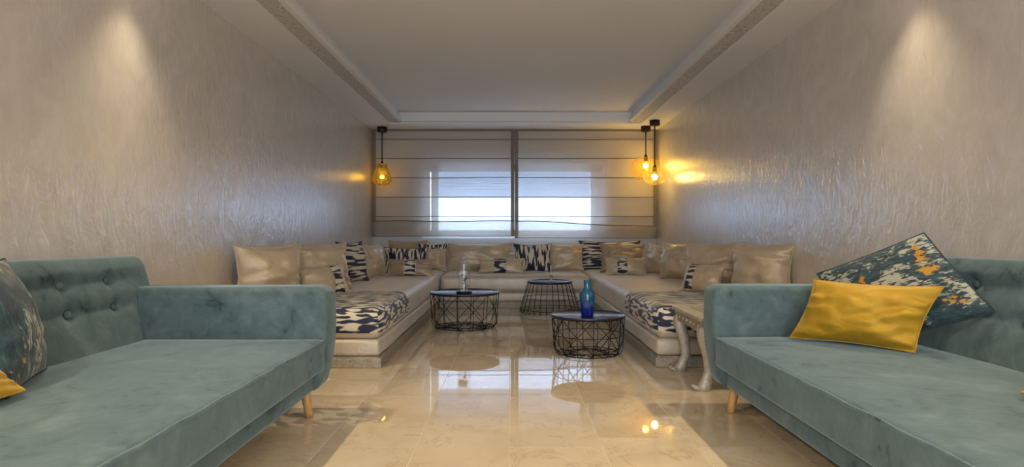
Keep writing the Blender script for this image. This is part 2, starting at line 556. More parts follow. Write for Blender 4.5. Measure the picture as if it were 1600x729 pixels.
# floor with its marble tiles
floor = structure('floor', boxm(XL - 0.1, XR + 0.1, YF - 0.1, YB + 0.3, -0.10, -0.0012), MAT['grout'])
TW, TL, GAP = 0.44, 0.88, 0.0026
tile_me = None
def tile_mesh(w, l):
    bm = boxm(-w / 2, w / 2, -l / 2, l / 2, -0.012, 0.0)
    e = [e for e in bm.edges if all(v.co.z > -0.001 for v in e.verts)]
    bmesh.ops.bevel(bm, geom=e, offset=0.0005, segments=1, affect='EDGES')
    me = bpy.data.meshes.new('tile'); bm.to_mesh(me); bm.free()
    return me
tile_full = tile_mesh(TW - GAP, TL - 0.001)
phase = {0: 2.853, 1: 3.86, -1: 3.30, -2: 2.853, 2: 2.853}
ci = -6
while -0.008 + ci * TW < XR:
    x0, x1 = max(-0.008 + ci * TW, XL), min(-0.008 + (ci + 1) * TW, XR)
    if x1 - x0 > 0.02:
        y = phase.get(ci, 2.853 if ci % 2 == 0 else 3.30)
        while y > YF: y -= TL
        while y < YB:
            y0, y1 = max(y, YF), min(y + TL, YB)
            if y1 - y0 > 0.03:
                fullt = abs(x1 - x0 - TW) < 1e-4 and abs(y1 - y0 - TL) < 1e-4
                me = tile_full if fullt else tile_mesh(x1 - x0 - GAP, y1 - y0 - 0.001)
                obj('tile', me, MAT['marble'], floor, ((x0 + x1) / 2, (y0 + y1) / 2, 0), smooth=False)
            y += TL
    ci += 1

structure('wall_left', boxm(XL - 0.12, XL, YF, YB + 0.3, -0.1, 3.0), MAT['plaster'])
structure('wall_right', boxm(XR, XR + 0.12, YF, YB + 0.3, -0.1, 3.0), MAT['plaster'])
bm = bmesh.new()
box(bm, XL - 0.12, DX0, YF - 0.12, YF, -0.1, 3.0)
box(bm, DX1, XR + 0.12, YF - 0.12, YF, -0.1, 3.0)
box(bm, DX0, DX1, YF - 0.12, YF, DZ1, 3.0)
structure('wall_front', bm, MAT['plaster'])
bm = bmesh.new()
dw = (DX1 - DX0) / 4
for k in range(4):
    a = DX0 + dw * k
    for q in ((a, a + 0.05, 0, DZ1), (a + dw - 0.05, a + dw, 0, DZ1), (a + 0.05, a + dw - 0.05, 0, 0.08), (a + 0.05, a + dw - 0.05, DZ1 - 0.06, DZ1)):
        box(bm, q[0], q[1], YF - 0.08, YF - 0.03, q[2], q[3])
fill_door = structure('fill_door_1', bm, MAT['frame'])  # invented glazed doors, out of view, that admit the front fill
for k in range(4):
    a = DX0 + dw * k
    obj('pane', boxm(a + 0.05, a + dw - 0.05, YF - 0.06, YF - 0.054, 0.08, DZ1 - 0.06), MAT['pane'], fill_door, smooth=False)
bm = bmesh.new()
box(bm, XL, WX0, YB, YB + 0.34, -0.1, ZC + 0.2)
box(bm, WX1, XR, YB, YB + 0.34, -0.1, ZC + 0.2)
box(bm, WX0, WX1, YB, YB + 0.34, -0.1, WZ0)
box(bm, WX0, WX1, YB, YB + 0.34, WZ1, ZC + 0.2)
structure('wall_back', bm, MAT['backwall'])

# ceiling: perimeter soffit, small step, raised tray
TX0, TX1, TY1 = -1.70, 1.84, 9.22
SX0, SX1 = -1.86, 2.00
bm = bmesh.new()
box(bm, XL - 0.1, SX0, YF - 0.1, YB + 0.3, ZC, ZC + 0.3)
box(bm, SX1, XR + 0.1, YF - 0.1, YB + 0.3, ZC, ZC + 0.3)
box(bm, SX0, SX1, 9.34, YB + 0.3, ZC, ZC + 0.3)
box(bm, SX0, SX1, YF - 0.1, YF + 0.4, ZC, ZC + 0.3)
box(bm, SX0, TX0, YF + 0.4, 9.34, ZC + 0.05, ZC + 0.3)
box(bm, TX1, SX1, YF + 0.4, 9.34, ZC + 0.05, ZC + 0.3)
box(bm, TX0, TX1, TY1, 9.34, ZC + 0.035, ZC + 0.3)
box(bm, TX0, TX1, YF + 0.4, TY1, ZT, ZT + 0.2)
structure('ceiling', bm, MAT['ceiling'])
structure('trim_1', boxm(SX0, TX0 + 0.0, YF + 0.4, 9.30, ZC + 0.012, ZC + 0.05), MAT['frieze'])
structure('trim_2', boxm(TX1, SX1, YF + 0.4, 9.30, ZC + 0.012, ZC + 0.05), MAT['frieze'])
bm = bmesh.new()       # slim moulding that frames the tray
box(bm, TX0 - 0.0, TX0 + 0.045, YF + 0.4, TY1, ZC + 0.012, ZC + 0.05)
box(bm, TX1 - 0.045, TX1, YF + 0.4, TY1, ZC + 0.012, ZC + 0.05)
box(bm, TX0, TX1, TY1 - 0.045, TY1, ZC + 0.012, ZC + 0.05)
structure('trim_3', bm, MAT['ceiling'])

# window behind the blinds
win = structure('window_1', None or boxm(WX0, WX1, YB + 0.16, YB + 0.26, WZ0, WZ0 + 0.03), MAT['frame'])
bm = bmesh.new()
FY0, FY1 = YB + 0.17, YB + 0.24
for (a, c) in ((WX0, -1.34), (-1.322, -1.20), (0.0, 0.13), (1.33, WX1)):
    box(bm, a, c, FY0, FY1, WZ0 + 0.03, WZ1)
box(bm, WX0, WX1, FY0, FY1, 2.03, WZ1)
box(bm, WX0, WX1, FY0, FY1, WZ0 + 0.03, WZ0 + 0.13)
obj('window_frame', bm, MAT['frame'], win, smooth=False)
for a, c in ((-1.20, 0.0), (0.13, 1.33)):
    obj('pane', boxm(a, c, YB + 0.20, YB + 0.206, WZ0 + 0.06, 2.03), MAT['pane_daylight'], win, smooth=False)
    bm = bmesh.new()
    z = 1.60
    while z < 2.06:
        box(bm, a - 0.02, c + 0.02, YB + 0.29, YB + 0.30, z, z + 0.046)
        box(bm, a - 0.02, c + 0.02, YB + 0.293, YB + 0.297, z + 0.04, z + 0.052)
        z += 0.05
    obj('roller_shutter', bm, MAT['shutter'], win, smooth=False)

# ------------------------------------------------------------------ roman blinds
def blind(x0, x1, zbot, sag, label):
    t = thing('roman_blind', label, 'blind', ((x0 + x1) / 2, 9.85, zbot), group=None)
    cx = (x0 + x1) / 2
    zs = [2.675, 2.525, 2.22, 1.906, 1.594, 1.28, zbot]
    v, f = [], []
    nx = 40
    rows = []
    for i in range(len(zs) - 1):
        for k in range(8):
            rows.append((zs[i] + (zs[i + 1] - zs[i]) * k / 8, k / 8))
    rows.append((zs[-1], 0))
    for z, q in rows:
        for j in range(nx + 1):
            x = x0 + (x1 - x0) * j / nx
            d = 0.010 * math.sin(PI * q) + 0.004 * mnoise.noise(Vector((x * 2.5, z * 3, x0)))
            v.append((x - cx, d, z - zbot))
    for r in range(len(rows) - 1):
        for j in range(nx):
            a = r * (nx + 1) + j
            f.append((a, a + 1, a + nx + 2, a + nx + 1))
    obj('fabric', mesh('fabric', v, f), MAT['fabric'], t)
    for a, c in ((x0, x0 + 0.055), (x1 - 0.055, x1)):
        obj('side_hem', boxm(a - cx, c - cx, -0.022, -0.018, 0, 2.675 - zbot), MAT['hem'], t, smooth=False)
    for z in zs[1:]:
        bm = tubem([(x0 - cx + (x1 - x0) * j / 24, -0.016 + 0.002 * mnoise.noise(Vector((j * .4, z, 1))), z - zbot + 0.008 * mnoise.noise(Vector((j * .15, z * 3, x0)))) for j in range(25)], 0.0065, 6)
        obj('batten', bm, MAT['batten'], t)
    # the slack fold that hangs over the last panel
    v, f = [], []
    for r in range(9):
        q = r / 8
        for j in range(nx + 1):
            u = j / nx
            top = 1.205 - sag * (3 * u * u - 2 * u ** 3) + 0.006 * math.sin(u * 9)
            z = top + (zbot + 0.02 - top) * q
            v.append((x0 - cx + (x1 - x0) * u, -0.020 - 0.03 * math.sin(PI * min(1, q * 1.2)) * (1 - q) - 0.004, z - zbot))
    for r in range(8):
        for j in range(nx):
            a = r * (nx + 1) + j
            f.append((a, a + 1, a + nx + 2, a + nx + 1))
    obj('slack_fold', mesh('slack_fold', v, f), MAT['fold'], t)
    obj('fold_edge', tubem([(x0 - cx + (x1 - x0) * j / 24, -0.026, 1.205 - zbot - sag * (3 * (j / 24) ** 2 - 2 * (j / 24) ** 3) + 0.006 * math.sin(j / 24 * 9)) for j in range(25)], 0.008, 6), MAT['batten'], t)
    obj('head_rail', boxm(x0 - cx, x1 - cx, -0.012, 0.03, 2.665 - zbot, 2.688 - zbot), MAT['hem'], t, smooth=False)
    return t
blind(XL + 0.015, 0.058, 0.965, 0.0, 'sheer taupe roman blind with straight lower fold, beside the single pendant')
blind(0.066, XR - 0.02, 0.935, 0.085, 'sheer taupe roman blind with sagging lower fold, behind the pair of pendants')

# ------------------------------------------------------------------ benches
def bench(label, x0, x1, y0, y1, inner, back=False):
    """inner: which sides show, x side sign or 0 for the one under the window"""
    c = Vector(((x0 + x1) / 2, (y0 + y1) / 2, 0))
    t = thing('banquette_bench', label, 'bench', c, group='satin banquette benches')
    L = lambda a, b, d, e, g, h: (a - c.x, b - c.x, d - c.y, e - c.y, g, h)
    obj('plinth', rbox(*L(x0, x1, y0, y1, 0.0, 0.074), r=0.006, seg=2), MAT['silver'], t, smooth=False)
    g = 0.012
    xa, xb, ya, yb = x0, x1, y0 + g, y1
    if inner > 0: xb -= g
    if inner < 0: xa += g
    ledge = boxm(*L(xa + 0.004, xb - 0.004, ya, yb, 0.074, 0.084))
    obj('plinth_ledge', ledge, MAT['silver'], t, smooth=False)
    b = rbox(*L(xa, xb, ya, yb, 0.084, 0.212), r=0.03, seg=4)
    obj('base_cushion', soften(b, 0.16, 0.006, 3.0, x0), MAT['bench_satin'], t)
    b = rbox(*L(xa - 0.0, xb + 0.0, ya, yb, 0.206, SEAT), r=0.065, seg=5)
    obj('mattress', soften(b, 0.14, 0.008, 2.4, x1 + 3), MAT['bench_satin'], t)
    if back:
        b = rbox(*L(x0 + 0.05, x1 - 0.05, y1 - 0.50, y1 - 0.02, SEAT - 0.01, 0.70), r=0.08, seg=4)
        obj('back_bolster', soften(b, 0.2, 0.006, 2.4, 5), MAT['bench_satin'], t)
    return t
BLX, BRX = -0.965, 1.085
bench('long champagne satin bench along wall beneath the single pendant', XL + 0.01, BLX, 4.52, YB - 0.02, 1)
bench('long champagne satin bench along wall beneath the pair of pendants', BRX, XR - 0.01, 4.55, YB - 0.02, -1)
bench('short champagne satin bench under the window blinds', BLX + 0.008, BRX - 0.008, 8.19, YB - 0.02, 0, True)

def throw(name, label, x0, x1, y0, y1, inner, seed):
    c = Vector(((x0 + x1) / 2, (y0 + y1) / 2, 0.2))
    o = 0.010
    X0, X1 = x0 + 0.012, x1 - 0.012
    if inner > 0: X0, X1 = x0 + 0.3, x1 - 0.012 + o
    else: X0, X1 = x0 + 0.012 - o, x1 - 0.3
    bm = rbox(X0, X1, y0 + 0.012 - o, y1 + 0.3, 0.218, SEAT + o, r=0.085, seg=6)
    for _ in range(5):
        e = [e for e in bm.edges if e.calc_length() > 0.07]
        if not e: break
        bmesh.ops.subdivide_edges(bm, edges=e, cuts=1, use_grid_fill=True)
    kill = []
    for f in bm.faces:
        m = f.calc_center_median()
        n = f.normal
        edge_y = y1 + 0.025 * math.sin(m.x * 9 + seed)
        if m.y > edge_y or n.z < -0.45 or m.z < 0.222: kill.append(f)
        elif inner > 0 and n.x < -0.3 or inner < 0 and n.x > 0.3: kill.append(f)
    bmesh.ops.delete(bm, geom=kill, context='FACES')
    bm.normal_update()
    uvl = bm.loops.layers.uv.new('UVMap')
    for f in bm.faces:
        n = f.normal
        for lp in f.loops:
            p = lp.vert.co
            if abs(n.x) > 0.72 and abs(n.x) > abs(n.y):
                xi = X1 if inner > 0 else X0
                lp[uvl].uv = (p.y + seed, (xi if inner > 0 else -xi) - p.z + 3.1)
            elif abs(n.y) > 0.6:
                lp[uvl].uv = (p.x * 1.1 + seed, p.z * 0.9 - 1.3)
            else:
                lp[uvl].uv = (p.x + 0.45 * p.y + seed, p.y * 0.9 - 0.25 * p.x * inner)
    for v in bm.verts:
        q = mnoise.noise(v.co * 4.5 + Vector((seed, 0, 0))) * 0.006 + 0.003
        v.co += v.normal * max(q, -0.002)
    for v in bm.verts: v.co -= c
    o_ = obj(name, bm, MAT['ikat_cloth'])
    o_.location = c
    return tag(o_, label, 'throw', 'patterned throws on the benches')
throw('patterned_throw', 'navy and cream ikat throw over bench end, nearest the lone pendant side wall', XL, BLX, 4.52, 5.78, 1, 1.3)
throw('patterned_throw', 'navy and cream ikat throw over bench end, behind the silver side table', BRX, XR, 4.55, 5.78, -1, 6.1)

# ------------------------------------------------------------------ cushions
def cushion_mesh(w, h, t, seed, ur=(-1, 1), vr=(-1, 1), inflate=0.0, n=28, ear=0.13, wr=0.021, uvrot=False, pw=2.1):
    nu = max(4, int(n * (ur[1] - ur[0]) / 2) + 2)
    nv = max(4, int(n * (vr[1] - vr[0]) / 2) + 2)
    full_u, full_v = ur == (-1, 1), vr == (-1, 1)
    def P(u, v, side):
        p = max(0.0, (1 - abs(u) ** pw) * (1 - abs(v) ** pw)) ** 0.6
        x = w / 2 * u * (1 - ear * (1 - v * v) * abs(u))
        z = h / 2 + h / 2 * v * (1 - ear * (1 - u * u) * abs(v))
        y = side * t / 2 * p
        e = abs(u) ** 3
        y += side * wr * 1.5 * p ** 0.5 * e * math.sin(v * 11 + seed * 3 + 2.0 * math.sin(v * 5 + seed))
        y += side * wr * 1.6 * p * mnoise.noise(Vector((u * 2.2 + seed * 7, v * 2.6, seed + side)))
        y += side * wr * 0.7 * p * mnoise.noise(Vector((u * 6 + seed * 3, v * 5 + side * 4, seed)))
        if inflate: y += side * inflate
        return (x, y, z)
    V, UV, Fc = [], [], []
    idx = {}
    def vid(i, j, side):
        u = ur[0] + (ur[1] - ur[0]) * i / nu
        v = vr[0] + (vr[1] - vr[0]) * j / nv
        if full_u: u = math.sin(u * PI / 2) * 0.6 + u * 0.4
        if full_v: v = math.sin(v * PI / 2) * 0.6 + v * 0.4
        edge = (full_u and i in (0, nu)) or (full_v and j in (0, nv))
        key = (i, j, 0 if edge and not inflate else side)
        if key not in idx:
            idx[key] = len(V)
            V.append(P(u, v, side))
            a, b = (w / 2 * u + seed * 1.7, h / 2 * v + seed * 0.9)
            UV.append((b, a) if uvrot else (a, b))
        return idx[key]
    for side in (-1, 1):
        for i in range(nu):
            for j in range(nv):
                q = [vid(i, j, side), vid(i + 1, j, side), vid(i + 1, j + 1, side), vid(i, j + 1, side)]
                Fc.append(q if side < 0 else q[::-1])
    return mesh('cushion', V, Fc, UV)

def bead_trim(w, h, seed, ear=0.13, n=11, r=0.007):
    bm = bmesh.new()
    for sx in (-1, 1):
        for k in range(n):
            v = -0.94 + 1.88 * k / (n - 1)
            x = w / 2 * sx * (1 - ear * (1 - v * v)) + sx * r * 0.6
            bmesh.ops.create_icosphere(bm, subdivisions=1, radius=r, matrix=Matrix.Translation((x, 0, h / 2 + h / 2 * v)))
    return bm

def place(o, A, B, lean, sink=0.005, roll=0.0):
    """bottom edge runs from A to B (left to right as seen), leaning back by lean degrees"""
    A, B = Vector(A), Vector(B)
    mid = (A + B) / 2
    d = B - A
    yaw = math.atan2(d.y, d.x)
    o.matrix_world = Matrix.Translation(mid - Vector((0, 0, sink))) @ Matrix.Rotation(yaw, 4, 'Z') @ Matrix.Rotation(-math.radians(lean), 4, 'X') @ Matrix.Rotation(math.radians(roll), 4, 'Y')
    return (B - A).length

SEEDC = [0]
def cushion(name, label, xa, ya, xb, yb, h, lean, mat, t=0.2, kind='plain', group='cushions on the benches', cat='cushion', z=SEAT, **kw):
    SEEDC[0] += 1
    seed = SEEDC[0] * 1.37
    A, B = (px(xa, ya), ya, z), (px(xb, yb), yb, z)
    w = (Vector(B) - Vector(A)).length
    if kind == 'lumbar':
        band = kw.pop('band')
        o = thing(name, label, cat, group=group)
        obj('cover', cushion_mesh(w, h, t, seed, wr=0.008, **kw), mat, o)
        obj('patterned_band', cushion_mesh(w, h, t, seed, ur=band, inflate=0.004, wr=0.008, **kw), MAT['ikat_band'], o)
        for e in band:
            obj('band_piping', cushion_mesh(w, h, t, seed, ur=(e - 0.018, e + 0.018), inflate=0.006, wr=0.008, **kw), MAT['satin'], o)
        tag(obj('bead_trim', bead_trim(w, h, seed), MAT['bead'], o), 'row of tiny pearl beads along the short ends', kind='stuff')
    elif kind == 'bordered':
        o = thing(name, label, cat, group=group)
        obj('cover', cushion_mesh(w, h, t, seed, **kw), mat, o)
        obj('patterned_border', cushion_mesh(w, h, t, seed, vr=(0.55, 0.97), inflate=0.004, uvrot=True, **kw), MAT['ikat_band'], o)
    else:
        o = thing(name, label, cat, group=group)
        obj('cover', cushion_mesh(w, h, t, seed, **kw), mat, o)
        # corded seam that runs round the edge
        ear = kw.get('ear', 0.13)
        pts = []
        for k in range(64):
            q = k / 16.0
            sd, r = int(q), (q - int(q)) * 2 - 1
            u, v = [(r, -1), (1, r), (-r, 1), (-1, -r)][sd]
            pts.append((w / 2 * u * (1 - ear * (1 - v * v) * abs(u)), 0, h / 2 + h / 2 * v * (1 - ear * (1 - u * u) * abs(v))))
        obj('seam_cord', tubem(pts, 0.0045, 5, True), MAT['navy_cord'] if mat.name.startswith('ikat') else mat, o)
    place(o, A, B, lean)
    return o

S, SD = MAT['satin'], MAT['satin_dark']
LW = 'champagne satin cushion '
# along the wall with the single pendant, near to far
cushion('satin_cushion', 'large champagne satin cushion rising behind the armrest of the sofa with exposed buttons', 367, 4.80, 474, 5.25, 0.48, 5, S, t=0.30)
cushion('satin_cushion', 'champagne satin cushion behind the small pearl-edged one, beside the zebra ikat cushion', 462, 5.80, 551, 6.25, 0.49, 14, S, t=0.28)
cushion('lumbar_cushion', 'small satin lumbar cushion with ikat band, half behind the sofa armrest by the throw', 471, 5.35, 549, 5.72, 0.31, 26, S, t=0.15, kind='lumbar', band=(0.28, 0.74))
cushion('ikat_cushion', 'navy and cream ikat cushion leaning on wall between two plain satin cushions', 536, 6.75, 577, 7.25, 0.49, 12, MAT['ikat_h'], t=0.18)
cushion('satin_cushion', 'plump pale satin cushion between the wall ikat cushion and the corner', 573, 7.55, 602, 8.05, 0.44, 10, S, t=0.2)
cushion('satin_cushion', 'taupe satin cushion at corner, only its top edge showing behind ikat cushion', 605, 9.32, 668, 9.38, 0.475, 12, SD, t=0.16)
cushion('ikat_cushion', 'upright-striped ikat cushion in corner behind the pearl-edged lumbar cushion', 598, 8.72, 668, 8.72, 0.385, 14, MAT['ikat_v'], t=0.16, uvrot=False)
cushion('satin_cushion', 'satin cushion with ikat border along its top, left of the widest cushion', 651, 9.03, 699, 9.03, 0.44, 14, S, t=0.17, kind='bordered')
cushion('lumbar_cushion', 'satin lumbar cushion with ikat band and pearl trim before upright-striped cushion', 602, 7.98, 677, 7.98, 0.255, 22, SD, t=0.13, kind='lumbar', band=(-0.22, 0.28))
# under the window
cushion('satin_cushion', 'widest champagne satin cushion at the bench under the window', 693, 9.08, 802, 9.08, 0.45, 18, S, t=0.28)
cushion('ikat_cushion', 'upright-striped ikat cushion in middle of bench under the window', 802, 8.92, 863, 8.92, 0.435, 16, MAT['ikat_v'], t=0.18)
cushion('lumbar_cushion', 'satin lumbar cushion with ikat band lying before the widest cushion', 746, 8.62, 819, 8.62, 0.24, 24, S, t=0.13, kind='lumbar', band=(-0.32, 0.26))
cushion('satin_cushion', 'plain champagne satin cushion between two ikat cushions above the tapered table', 857, 9.10, 913, 9.10, 0.43, 14, S, t=0.2)
cushion('ikat_cushion', 'wide ikat cushion with level stripes at the corner beneath the pair of pendants', 905, 9.34, 1003, 9.34, 0.47, 12, MAT['ikat_h'], t=0.18)
# along the wall with the pair of pendants, far to near
cushion('satin_cushion', 'taupe satin cushion in corner in front of the level-striped ikat cushion', 937, 8.86, 1009, 8.80, 0.435, 16, SD, t=0.18)
cushion('lumbar_cushion', 'satin lumbar cushion with ikat band and pearl trim, corner below the pair of pendants', 944, 8.22, 1012, 8.15, 0.265, 22, S, t=0.13, kind='lumbar', band=(-0.42, 0.08))
cushion('satin_cushion', 'narrow-looking satin cushion wedged against wall at the corner below two pendants', 1008, 8.55, 1042, 8.10, 0.43, 8, S, t=0.18)
cushion('satin_cushion', 'plump pale satin cushion leaning on wall, third from the teal sofa with mustard cushion', 1030, 7.55, 1083, 7.05, 0.47, 8, S, t=0.30)
cushion('satin_cushion', 'champagne satin cushion on wall behind a lumbar cushion, second from silver side table', 1066, 6.50, 1158, 6.02, 0.49, 10, S, t=0.28)
cushion('lumbar_cushion', 'satin lumbar cushion with ikat band beside throw behind silver side table', 1060, 5.98, 1124, 5.62, 0.31, 26, S, t=0.16, kind='lumbar', band=(-0.68, -0.22))
cushion('satin_cushion', 'large champagne satin cushion rising behind armrest of the sofa with full mustard cushion', 1138, 5.57, 1238, 5.08, 0.49, 7, S, t=0.30)

def cushion_corners(name, label, L, Bc, T, mat, t, group, **kw):
    """L corner origin, Bc end of its width edge, T end of its height edge"""
    L, Bc, T = Vector(L), Vector(Bc), Vector(T)
    ux = (Bc - L); w = ux.length; ux.normalize()
    uz = (T - L); h0 = uz.length; skew = uz.dot(ux) / h0; uz -= ux * uz.dot(ux); flat = uz.length / h0; h = h0; uz.normalize()
    sh = Matrix(((1, 0, skew, 0), (0, 1, 0, 0), (0, 0, flat, 0), (0, 0, 0, 1)))
    uy = uz.cross(ux)
    SEEDC[0] += 1
    seed = SEEDC[0] * 1.37
    o = thing(name, label, 'cushion', group=group)
    cm = cushion_mesh(w, h, t, seed, n=34, **kw)
    cm.transform(sh)
    obj('cover', cm, mat, o)
    ear = kw.get('ear', 0.13)
    pts = []
    for k in range(80):
        q = k / 20.0
        sd, r = int(q), (q - int(q)) * 2 - 1
        u, v = [(r, -1), (1, r), (-r, 1), (-1, -r)][sd]
        pts.append((w / 2 * u * (1 - ear * (1 - v * v) * abs(u)), 0, h / 2 + h / 2 * v * (1 - ear * (1 - u * u) * abs(v))))
    pts = [sh @ Vector(p) for p in pts]
    obj('seam_cord', tubem(pts, 0.004, 5, True), MAT['teal_cord'] if mat is MAT['paint'] else mat, o)
    M = Matrix((ux, uy, uz)).transposed().to_4x4()
    M.translation = L + ux * (w / 2)
    o.matrix_world = M
    return o
G2 = 'cushions on the teal sofas'
cushion_corners('mustard_cushion', 'rectangular mustard velvet cushion leaning in sofa corner, fully in view', (1.49, 3.25, 0.445), (1.89, 2.84, 0.445), (1.615, 3.235, 0.755), MAT['mustard'], 0.20, G2, ear=0.08, wr=0.020)
cushion_corners('painterly_cushion', 'dark teal painterly cushion standing on its corner behind the mustard cushion', (1.72, 3.42, 0.775), (1.845, 3.13, 0.42), (2.04, 3.00, 1.005), MAT['paint'], 0.12, G2, ear=0.03, wr=0.006)
cushion_corners('painterly_cushion', 'painterly teal, ochre and cream cushion cut off by the photo\'s edge on buttoned sofa', (-1.70, 2.05, 0.445), (-1.91, 2.50, 0.445), (-1.83, 2.00, 0.90), MAT['paint'], 0.17, G2, ear=0.04, wr=0.008)
cushion_corners('mustard_cushion', 'mustard cushion tip at the photo\'s edge before the ochre painterly cushion', (-1.62, 1.60, 0.475), (-1.645, 2.06, 0.470), (-1.80, 1.62, 0.60), MAT['mustard'], 0.10, G2, ear=0.05, wr=0.008)
cushion_corners('mustard_cushion', 'mustard cushion of which only a small tip shows at the photo\'s edge', (1.705, 2.03, 0.470), (1.72, 1.60, 0.475), (1.90, 2.02, 0.58), MAT['mustard'], 0.10, G2, ear=0.05, wr=0.008)

# ------------------------------------------------------------------ teal sofas
def sofa(sgn, off, dy, label, rz=0.0):
    """built for the sofa against the wall at -X; sgn = -1 mirrors it"""
    cx, cy = -1.6, 2.08
    t = thing('velvet_sofa', label, 'sofa', (sgn * cx + off, cy + dy, 0), rz, 'teal velvet sofas')
    X = lambda x: sgn * (x - cx)
    Y = lambda y: y - cy
    def fix(bm):
        bmesh.ops.recalc_face_normals(bm, faces=bm.faces[:]); return bm
    y0, y1 = 0.66, 3.50             # outer ends
    aw = 0.20                       # arm thickness
    # base
    obj('base', fix(rbox(X(-2.14), X(-1.075), Y(y0 + 0.06), Y(y1 - 0.06), 0.14, 0.258, r=0.018, seg=3)), MAT['velvet'], t)
    # seat cushion with crown
    b = rbox(X(-1.99), X(-1.0), Y(y0 + aw + 0.004), Y(y1 - aw - 0.004), 0.26, 0.432, r=0.03, seg=4)
    for _ in range(6):
        e = [e for e in b.edges if e.calc_length() > 0.13]
        if not e: break
        bmesh.ops.subdivide_edges(b, edges=e, cuts=1, use_grid_fill=True)
    b.normal_update()
    for v in b.verts:
        if v.co.z > 0.40:
            u = (abs(v.co.x - X(-1.5)) / 0.5); w = abs(v.co.y - Y(2.08)) / 1.22
            v.co.z += 0.012 * max(0, 1 - u ** 2) * max(0, 1 - w ** 4) + 0.004 * mnoise.noise(v.co * 3)
    seat = obj('seat_cushion', fix(b), MAT['velvet'], t)
    xe, ze = X(-1.008), 0.424
    obj('piping', tubem([(xe, Y(y0 + aw + 0.03) + (y1 - y0 - 2 * aw - 0.06) * k / 40, ze + 0.002 * math.sin(k * 1.3)) for k in range(41)], 0.0065, 6), MAT['velvet'], seat)
    # arms
    def arm(ya, yb):
        prof = []
        def arc(cx_, cz, r, a0, a1, n=6):
            for k in range(n + 1):
                a = math.radians(a0 + (a1 - a0) * k / n)
                prof.append((cx_ + r * math.cos(a), cz + r * math.sin(a)))
        arc(-1.065, 0.645, 0.065, 90, 0)
        prof += [(-0.995, 0.50), (-1.0, 0.40), (-1.01, 0.32), (-1.025, 0.25)]
        arc(-1.10, 0.20, 0.062, -10, -90)
        prof += [(-2.04, 0.138), (-2.04, 0.71)]
        bm = bmesh.new()
        vs = [bm.verts.new((X(x), Y(ya), z)) for x, z in prof]
        f = bm.faces.new(vs)
        r = bmesh.ops.extrude_face_region(bm, geom=[f])
        for g in r['geom']:
            if isinstance(g, bmesh.types.BMVert): g.co.y = Y(yb)
        bmesh.ops.recalc_face_normals(bm, faces=bm.faces[:])
        cap = [e for e in bm.edges if abs(e.verts[0].co.y - e.verts[1].co.y) < 1e-5]
        bmesh.ops.bevel(bm, geom=cap, offset=0.035, segments=5, profile=0.5, affect='EDGES', clamp_overlap=True)
        return fix(bm)
    obj('armrest', arm(y1 - aw, y1), MAT['velvet'], t)
    obj('armrest', arm(y0, y0 + aw), MAT['velvet'], t)
    # tufted back
    by0, by1 = y0 + 0.02, y1 - 0.03
    btn = [(3.145 - 0.327 * k) for k in range(7)]
    rowz = (0.623, 0.759)
    def front(z):
        return -1.965 - 0.135 * ((z - 0.40) / 0.48)
    ny, prof = 150, []
    zt = 0.875
    m = 30
    for k in range(m + 1): prof.append(('f', 0.36 + (zt - 0.05 - 0.36) * k / m))
    V, Fc = [], []
    ring_n = None
    def ringat(y):
        pts = []
        edge = min(y - by0, by1 - y)
        e = max(0.0, 1 - edge / 0.015)
        inset = 0.014 * (1 - math.sqrt(max(0, 1 - e * e)))
        ztop = zt + 0.012 * math.sin(PI * (y - by0) / (by1 - by0)) - inset
        for _, z in prof:
            d = 0.0
            for rz_ in rowz:
                for yb_ in btn:
                    r2 = (y - yb_) ** 2 + (z - rz_) ** 2
                    d += 0.028 * math.exp(-r2 / (2 * 0.022 ** 2)) + 0.014 * math.exp(-r2 / (2 * 0.05 ** 2))
                inside = 1.0 if btn[-1] - 0.12 < y < btn[0] + 0.12 else 0.0
                d += inside * 0.007 * math.exp(-(z - rz_) ** 2 / (2 * 0.012 ** 2))
            d += 0.006 * mnoise.noise(Vector((y * 4, z * 4, sgn)))
            puff = (0.012 * math.exp(-((z - 0.83) / 0.05) ** 2) + 0.009 * math.exp(-((z - 0.69) / 0.045) ** 2)) * min(1.0, edge / 0.15)
            pts.append((front(z) + puff - d - inset, z))
        xf = front(zt)
        for k in range(1, 8):
            a = PI * k / 8
            pts.append((xf - 0.05 + 0.052 * math.cos(a), ztop - 0.05 + 0.05 * math.sin(a)))
        pts += [(xf - 0.10, 0.60), (xf - 0.085 + 0.0, 0.30), (xf - 0.06, 0.16), (-1.99, 0.15)]
        return pts
    ys = [by0 + (by1 - by0) * k / ny for k in range(ny + 1)]
    ys = sorted(ys + [by0 + 0.003, by0 + 0.008, by1 - 0.008, by1 - 0.003])
    rings = [ringat(y) for y in ys]
    n = len(rings[0])
    for y, r in zip(ys, rings):
        for x, z in r: V.append((X(x), Y(y), z))
    for i in range(len(ys) - 1):
        for k in range(n):
            a, b2 = i * n + k, i * n + (k + 1) % n
            Fc.append((a, b2, b2 + n, a + n))
    Fc.append(tuple(range(n))[::-1])
    Fc.append(tuple((len(ys) - 1) * n + k for k in range(n)))
    bm = bmesh.new()
    me = mesh('backrest', V, Fc)
    bm.from_mesh(me)
    back = obj('backrest', fix(bm), MAT['velvet'], t)
    bt = lathe([(0.001, 0.012), (0.010, 0.0115), (0.017, 0.008), (0.0195, 0.002), (0.018, -0.006)], 16, True, True)
    bme = bpy.data.meshes.new('button'); bt.to_mesh(bme); bt.free()
    for z in rowz:
        for y in btn:
            o = obj('button', bme, MAT['velvet'], back)
            xx = front(z) - 0.030
            o.matrix_basis = Matrix.Translation((X(xx), Y(y), z)) @ Matrix.Rotation(sgn * (PI / 2 - 0.27), 4, 'Y')
